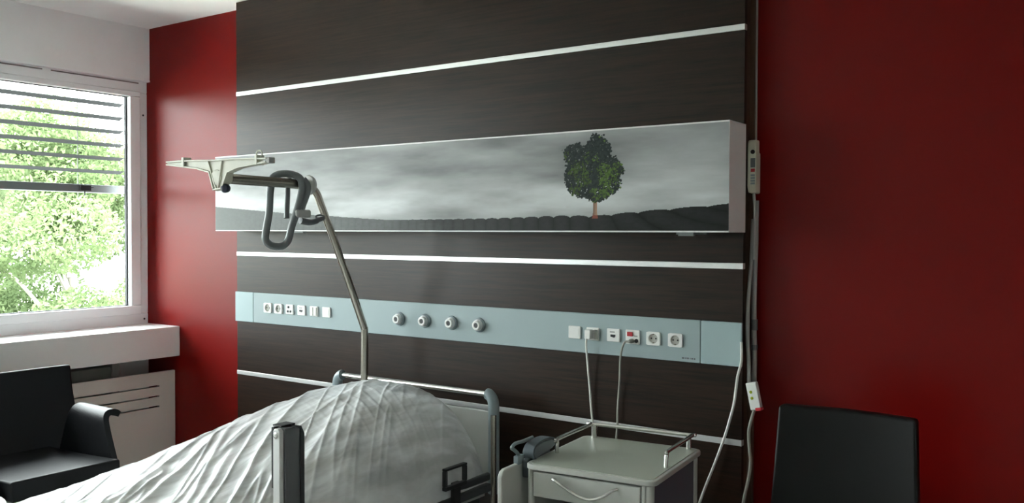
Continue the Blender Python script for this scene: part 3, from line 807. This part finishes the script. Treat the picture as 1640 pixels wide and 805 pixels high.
strip([(-3.25, 1.778), (-3.17, 1.779), (-3.05, 1.776), (-2.94, 1.772), (-2.84, 1.773), (-2.64, 1.766)], by, .016, .003)
strip([(-3.25, 1.768), (-3.17, 1.759), (-3.05, 1.745), (-2.975, 1.728), (-2.950, 1.665)], by, .016, .003)
strip([(-2.64, 1.754), (-2.80, 1.741), (-2.865, 1.725), (-2.90, 1.664), (-2.950, 1.660)], by, .016, .003)
strip([(-2.985, 1.77), (-2.935, 1.66)], by, .013, .003); strip([(-2.90, 1.77), (-2.925, 1.66)], by, .013, .003)
build('rib', rb_, M['casting'], hk, bevel=.001)
kn = MB().box(-3.145, -3.13, by-.018, by+.018, 1.756, 1.792).box(-2.70, -2.688, by-.018, by+.018, 1.745, 1.782)
kn.tube(catmull([(-2.694+.016*math.cos(a), by, 1.787+.012*math.sin(a)) for a in [i*math.pi/4 for i in range(8)]], 3, True), .003, 6, True)
build('hook_notch', kn, M['casting'], hk, bevel=.001)
build('bar_end', MB().box(-2.655, -2.622, by-.014, by+.014, 1.749, 1.771), M['grip_light'], hk, bevel=.003)
build('hub_tube', MB().lathe((xp+.008, by+.05, 1.707), (0, -1, 0), [(0, .024), (.04, .026), (.045, .03), (.06, .03), (.062, .02)], 20), M['casting'], pl, smooth=True)
build('end_knob', MB().lathe((-2.895, by+.012, 1.664), (.35, -1, 0), [(0, .012), (.004, .016), (.020, .018), (.026, .014), (.028, .006)], 20), M['black_knob'], pl, smooth=True)

# lifting handle looped over the arm
lh = thing('lifting_handle', 'grey rubber loop handle with clamp hanging from the pole arm', 'handle', (-2.944, 2.53, 1.44))
loop = [(-2.975, 2.492, 1.700), (-2.970, 2.480, 1.655), (-2.955, 2.463, 1.58), (-2.944, 2.437, 1.50), (-2.94, 2.432, 1.465), (-2.938, 2.455, 1.443), (-2.936, 2.490, 1.437), (-2.934, 2.520, 1.442),
        (-2.930, 2.542, 1.465), (-2.925, 2.556, 1.52), (-2.915, 2.573, 1.58), (-2.910, 2.590, 1.64), (-2.908, 2.597, 1.69), (-2.915, 2.590, 1.725), (-2.94, 2.560, 1.740), (-2.965, 2.525, 1.738), (-2.978, 2.500, 1.722)]
build('grip_loop', MB().tube(catmull(loop, 5, True), .0150, 12, True), M['grip'], lh, smooth=True)
st = [(-2.91, 2.605, 1.72), (-2.902, 2.622, 1.695), (-2.905, 2.622, 1.66), (-2.912, 2.605, 1.61), (-2.916, 2.590, 1.56)]
build('strap', MB().tube(catmull(st, 5), .014, 10, False, 1.0), M['grip'], lh, smooth=True)
st2 = [(-2.972, 2.585, 1.730), (-2.978, 2.580, 1.70), (-2.97, 2.572, 1.65), (-2.96, 2.560, 1.59), (-2.955, 2.555, 1.555)]
build('short_strap', MB().tube(catmull(st2, 5), .0115, 10), M['grip'], lh, smooth=True)
cm = MB().box(-2.93, -2.895, 2.560, 2.640, 1.558, 1.592)
build('clamp', cm, M['grip_light'], lh, bevel=.010, seg=3)
build('clamp_lever', MB().tube(catmull([(-2.91, 2.59, 1.545), (-2.905, 2.64, 1.538), (-2.90, 2.68, 1.548), (-2.90, 2.71, 1.558)], 5), [.014]*5+[.013]*5+[.010]*6, 10).tube(catmull([(-2.90+.003*math.cos(a), 2.69+.022*math.cos(a), 1.562+.008*math.sin(a)) for a in [i*math.pi/4 for i in range(8)]], 2, True), .004, 6, True), M['post_dark'], lh, smooth=True)

# ------------------------------------------------------------------ bedside locker
LX0, LX1, LY0, LY1, LZ = -1.6555, -1.2125, 2.407, 2.880, .76
lk = thing('bedside_locker', 'pale grey bedside locker with drawer and chrome gallery rail', 'bedside locker', (-1.4335, 2.645, 0), rotz=R(6))
def rrect(x0, x1, y0, y1, r, n=5):
    o = []
    for (cx, cy, a0) in ((x1-r, y1-r, 0), (x0+r, y1-r, 90), (x0+r, y0+r, 180), (x1-r, y0+r, 270)):
        for k in range(n+1):
            a = R(a0+90*k/n); o.append((cx+r*math.cos(a), cy+r*math.sin(a)))
    return o
build('top_board', MB().prism(rrect(LX0, LX1, LY0, LY1, .03), 2, LZ-.022, LZ-.004), M['locker'], lk, bevel=.004)
build('top_inlay', MB().prism(rrect(LX0+.012, LX1-.012, LY0+.012, LY1-.012, .025), 2, LZ-.010, LZ-.002), M['locker_top'], lk, bevel=.0015)
bx = MB()
px_, qx_ = LX0+.012, LX1-.012; py_, qy_ = LY0+.012, LY1-.012
bx.box(px_, px_+.016, py_+.01, qy_, .12, LZ-.0225)
bx.box(px_+.016, qx_-.02, qy_-.016, qy_, .12, LZ-.0225)
bx.box(px_+.016, qx_-.02, py_+.01, qy_-.016, .12, .138)
bx.box(px_+.016, qx_-.02, py_+.01, qy_-.016, .56, .574)
build('carcass', bx, M['locker'], lk, bevel=.002)
build('side_panel', MB().box(qx_-.018, qx_-.006, py_+.03, qy_-.03, .14, LZ-.0225), M['locker_side'], lk, bevel=.002)
for (x, y) in ((qx_-.014, py_+.014), (qx_-.014, qy_-.014), (px_+.004, py_+.012), (px_+.012, qy_-.014)):
    build('corner_post', MB().tube([(x, y, .08), (x, y, LZ-.0225)], .0155 if x > -1.4 else .011, 14), M['locker'], lk, smooth=True)
for (x, y) in ((qx_-.03, py_+.03), (qx_-.03, qy_-.03), (px_+.03, py_+.03), (px_+.03, qy_-.03)):
    cs = build('caster', MB().lathe((x-.012, y, .035), (1, 0, 0), [(0, .028), (.003, .035), (.021, .035), (.024, .028)], 18).tube([(x, y, .065), (x, y, .10)], .008, 8), M['black'], lk, smooth=True)
dr = build('drawer', MB().box(px_+.018, qx_-.036, py_-.006, py_+.012, .652, LZ-.028), M['locker'], lk, bevel=.004)
build('drawer_handle', MB().tube(catmull([(-1.545, py_-.006, .716), (-1.549, py_-.016, .720), (-1.540, py_-.026, .720), (-1.505, py_-.032, .706), (-1.46, py_-.036, .688), (-1.415, py_-.036, .680), (-1.375, py_-.030, .692), (-1.350, py_-.018, .710), (-1.335, py_-.006, .716)], 6), .0052, 10), M['chrome'], dr, smooth=True)
build('front_frame', MB().box(qx_-.033, qx_-.022, py_-.004, py_+.012, .10, LZ-.0225), M['locker'], lk, bevel=.003)
build('door', MB().box(px_+.018, qx_-.048, py_-.006, py_+.012, .14, .42), M['locker'], lk, bevel=.004)
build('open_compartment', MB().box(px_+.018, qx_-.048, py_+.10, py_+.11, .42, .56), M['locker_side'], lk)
# gallery rail: left, back, right
zr = LZ+.045
gr = [(LX0+.035, LY0+.17, LZ-.004), (LX0+.035, LY0+.17, zr-.012), (LX0+.036, LY0+.182, zr), (LX0+.04, LY1-.045, zr), (LX0+.052, LY1-.028, zr), (LX1-.052, LY1-.022, zr), (LX1-.030, LY1-.040, zr), (LX1-.026, LY0+.20, zr), (LX1-.026, LY0+.178, zr-.010), (LX1-.026, LY0+.17, LZ-.004)]
gm = MB().tube(catmull(gr, 6), .0068, 12)
gm.tube([(LX0+.05, LY1-.03, zr), (LX0+.05, LY1-.03, LZ-.004)], .011, 12); gm.tube([(LX1-.04, LY1-.03, zr), (LX1-.04, LY1-.03, LZ-.004)], .009, 12)
build('gallery_rail', gm, M['chrome'], lk, smooth=True)
# folded over-bed table board on the left
LFX = -1.6835
bd = build('folding_leaf', MB().prism([(2.311, .20), (2.56, .20), (2.56, .752), (2.429, .749), (2.340, .750), (2.322, .745), (2.311, .730)], 0, LFX-.016, LFX+.002), M['locker'], lk, bevel=.005)
build('hinge_block', MB().prism([(2.44, .70), (2.52, .70), (2.60, .735), (2.60, .765), (2.50, .768), (2.44, .755)], 0, LFX+.004, LFX+.026), M['hinge_dark'], lk, bevel=.004)
hcv = catmull([(0, 2.645, .778), (0, 2.60, .800), (0, 2.54, .806), (0, 2.485, .800), (0, 2.462, .782), (0, 2.468, .762), (0, 2.49, .748)], 5)
pa = []; pb = []
for i_, p in enumerate(hcv):
    d_ = (hcv[min(i_+1, len(hcv)-1)]-hcv[max(i_-1, 0)]).normalized(); n_ = Vector((0, -d_.z, d_.y))
    pa.append((p.y+n_.y*.004, p.z+n_.z*.004)); pb.append((p.y-n_.y*.004, p.z-n_.z*.004))
build('hinge_cover', MB().prism(pa+list(reversed(pb)), 0, LFX-.004, LFX+.036), M['hinge_dark'], lk, bevel=.002)
build('hinge_cover_side', MB().prism([(2.475, .755), (2.475, .792), (2.53, .800), (2.60, .795), (2.635, .778), (2.60, .766), (2.53, .762)], 0, LFX+.028, LFX+.033), M['bluegrey'], lk, bevel=.001)
hg3 = MB().tube(catmull([(LFX-.006, 2.433, .750), (LFX-.006, 2.430, .776), (LFX-.006, 2.405, .795), (LFX-.006, 2.388, .806), (LFX-.006, 2.412, .815), (LFX-.006, 2.463, .812), (LFX-.006, 2.53, .812)], 5), .006, 10)
hg3.box(LFX-.014, LFX+.002, 2.415, 2.455, .745, .772)
build('release_lever', hg3, M['bluegrey'], lk, smooth=True)

# ------------------------------------------------------------------ black armchair by the window
ac = thing('armchair', 'black leather armchair with curled armrests in front of radiator cover', 'chair', (-4.0, 2.12, 0), rotz=0)
def slab(outline_pts, thick_dir, t):  # bent slab from centre-line points swept along y
    pass
# backrest: tilted slab between y 1.84 and 2.42
def bent(cl_pts, th, y0, y1):
    P = catmull([(x, 0, z) for x, z in cl_pts], 6); a = []; b = []
    for i, p in enumerate(P):
        d = (P[min(i+1, len(P)-1)]-P[max(i-1, 0)]).normalized(); n = Vector((-d.z, 0, d.x))
        a.append((p.x+n.x*th/2, p.z+n.z*th/2)); b.append((p.x-n.x*th/2, p.z-n.z*th/2))
    return MB().prism(a+list(reversed(b)), 1, y0, y1)
build('backrest', bent([(-4.47, .822), (-4.45, .70), (-4.40, .55), (-4.34, .42)], .055, 1.80, 2.44), M['leather'], ac, bevel=.016, seg=3)
build('seat', bent([(-4.36, .415), (-4.1, .420), (-3.85, .432), (-3.735, .440)], .085, 1.80, 2.275), M['leather'], ac, bevel=.02, seg=3)
for sgn, yc in ((1, 2.305), (-1, 1.765)):
    # side shell with an outward curled armrest
    cs = catmull([(0, yc, .36), (0, yc, .50), (0, yc+sgn*.003, .60), (0, yc+sgn*.010, .640), (0, yc+sgn*.030, .658), (0, yc+sgn*.062, .655), (0, yc+sgn*.078, .643)], 5)
    a = []; b = []
    for i, p in enumerate(cs):
        d = (cs[min(i+1, len(cs)-1)]-cs[max(i-1, 0)]).normalized(); n = Vector((0, -d.z, d.y))
        a.append((p.y+n.y*.014, p.z+n.z*.014)); b.append((p.y-n.y*.014, p.z-n.z*.014))
    mb = MB(); poly = a+list(reversed(b)); N = len(poly)
    def xf(z): return -3.925+.14*(1-min(1, max(0, (z-.36)/.3)))
    def xbk(z): return -4.20-.12*(1-min(1, max(0, (z-.36)/.3)))
    vs = [(xbk(z), y, z) for y, z in poly]+[(xf(z), y, z) for y, z in poly]
    mb.add(vs, [tuple(range(N)), tuple(reversed(range(N, 2*N)))]+[(i, i+N, (i+1) % N+N, (i+1) % N) for i in range(N)])
    build('armrest', mb, M['leather'], ac, bevel=.008, seg=2)
for x in (-4.33, -3.84):
    for y in (1.83, 2.24): build('leg', MB().tube([(x, y, 0), (x, y, .385)], .014, 10), M['chrome'], ac, smooth=True)

# small table beside the armchair
tb = thing('side_table', 'small round pale topped side table at the photo left edge beside armchair', 'table', (-3.50, 1.365, 0))
build('table_top', MB().lathe((-3.50, 1.365, .492), (0, 0, 1), [(0, .268), (.003, .275), (.017, .275), (.020, .268)], 48), M['sill'], tb, bevel=.004)
for x in (-3.63, -3.37):
    for y in (1.22, 1.535): build('leg', MB().box(x-.02, x+.02, y-.02, y+.02, 0, .4915), M['beige'], tb, bevel=.003)

# ------------------------------------------------------------------ black chair against the right red wall
rc = thing('high_back_chair', 'black high backed chair in front of the dark red wall', 'chair', (-.75, 2.75, 0))
bk = MB()
ny_, nz_ = 14, 20; vs = []; fs = []
def bpos(u, v, side):
    z = .40+(.957-.40)*v
    w_ = np.interp(v, [0, .6, 1], [.232, .213, .203])
    x = -.742+u*w_
    y = 2.80+.05*v+.03*(1-u*u)-(.0 if side else .045)
    return (x, y, z)
for side in (0, 1):
    for j in range(nz_+1):
        for i in range(ny_+1): vs.append(bpos(-1+2*i/ny_, j/nz_, side))
n1 = (ny_+1)*(nz_+1)
for j in range(nz_):
    for i in range(ny_):
        a = j*(ny_+1)+i
        fs.append((a, a+1, a+ny_+2, a+ny_+1)); fs.append((n1+a, n1+a+ny_+1, n1+a+ny_+2, n1+a+1))
rim = [i for i in range(ny_+1)]+[j*(ny_+1)+ny_ for j in range(1, nz_+1)]+[nz_*(ny_+1)+i for i in range(ny_-1, -1, -1)]+[j*(ny_+1) for j in range(nz_-1, 0, -1)]
for a, b in zip(rim, rim[1:]+rim[:1]): fs.append((a, n1+a, n1+b, b))
bk.add(vs, fs)
build('backrest', bk, M['leather2'], rc, bevel=.012, seg=3)
build('seat', MB().prism(rrect(-.98, -.505, 2.33, 2.80, .04), 2, .39, .455), M['leather2'], rc, bevel=.02, seg=3)
for x in (-.955, -.53):
    build('leg', MB().tube(catmull([(x, 2.83, .60), (x, 2.79, .40), (x, 2.81, .2), (x, 2.83, 0.0)], 5), .012, 10), M['nickel'], rc, smooth=True)
    build('leg', MB().tube([(x, 2.37, 0.0), (x, 2.37, .39)], .012, 10), M['nickel'], rc, smooth=True)

# ------------------------------------------------------------------ outside: ground and trees
struct('ground', MB().box(-80, X0-.35, -60, 60, -3.6, -3.5), M['grass'])
def tree(name, x, y, zb, ztop, rad, nleaf, seed, leaf, label, lsize=.07, group='trees outside the window'):
    t = thing(name, label, 'tree', (x, y, zb), group)
    r = np.random.default_rng(seed)
    H = ztop-zb; cz0 = zb+H*.22
    tr = MB(); tr.tube(catmull([(x, y, zb), (x+.1, y, zb+H*.25), (x-.05, y+.1, zb+H*.5), (x, y, zb+H*.8)], 5), [.20-.17*i/15 for i in range(16)], 10)
    nb = 60; cents = []
    for i in range(nb):
        a = r.uniform(0, 2*math.pi); h = r.uniform(.0, 1)
        rr_ = rad*(math.sin(math.pi*(.12+.83*h))**.7)*r.uniform(.35, .95)
        c = np.array([x+rr_*math.cos(a), y+rr_*math.sin(a), cz0+(ztop-cz0)*h*.93])
        cents.append(c)
        if i % 3 == 0:
            zz = zb+H*(.2+.5*h); mid = Vector(((x+c[0])/2, (y+c[1])/2, (zz+c[2])/2+.2))
            tr.tube(catmull([(x, y, zz), mid+Vector((r.uniform(-.3, .3), r.uniform(-.3, .3), r.uniform(-.3, .3))), (mid+Vector(c))/2+Vector((r.uniform(-.2, .2), r.uniform(-.25, .25), r.uniform(-.25, .25))), tuple(c)], 5), [.032-.024*k/15 for k in range(16)], 6)
    build('trunk', tr, M['bark'], t, smooth=True)
    cents = np.array(cents)
    idx = r.integers(0, nb, nleaf)
    d = r.normal(size=(nleaf, 3)); d /= np.linalg.norm(d, axis=1)[:, None]
    P = cents[idx]+d*(rad*.27*r.uniform(.35, 1, nleaf)**.5)[:, None]*np.array([1, 1, .8])
    u = r.normal(size=(nleaf, 3)); u /= np.linalg.norm(u, axis=1)[:, None]
    v = np.cross(u, r.normal(size=(nleaf, 3))); v /= np.linalg.norm(v, axis=1)[:, None]
    s = (lsize*r.uniform(.6, 1.3, nleaf))[:, None]
    V = np.stack([P-u*s, P-v*s*.45, P+u*s, P+v*s*.45], 1).reshape(-1, 3)-np.array([x, y, zb])
    me = bpy.data.meshes.new('foliage'); n = nleaf
    me.vertices.add(4*n); me.vertices.foreach_set('co', V.reshape(-1))
    me.loops.add(4*n); me.loops.foreach_set('vertex_index', np.arange(4*n))
    me.polygons.add(n); me.polygons.foreach_set('loop_start', np.arange(n)*4); me.polygons.foreach_set('loop_total', np.full(n, 4))
    me.update(); me.materials.append(leaf)
    o = bpy.data.objects.new('foliage', me); C.objects.link(o); o.parent = t
    return t
tree('broadleaf_tree', -12.6, 6.9, -3.5, 3.25, 2.4, 130000, 21, M['leaf1'], 'leafy green tree standing closest to the window, pale branches showing', .042)
tree('broadleaf_tree', -20.4, 7.6, -3.5, 4.3, 3.2, 80000, 22, M['leaf2'], 'pale green tree behind and left of the nearest tree', .06)
tree('broadleaf_tree', -15.5, 12.6, -3.5, 3.2, 2.8, 50000, 23, M['leaf2'], 'pale green tree behind and right of the nearest tree', .06)
tree('broadleaf_tree', -17.5, -1.6, -3.5, 2.2, 3.4, 22000, 24, M['leaf2'], 'distant pale green tree beyond the photo left side', .11)
tree('broadleaf_tree', -22.0, -10.5, -3.5, 2.0, 3.6, 18000, 25, M['leaf1'], 'farthest green tree well past the photo left side', .12)
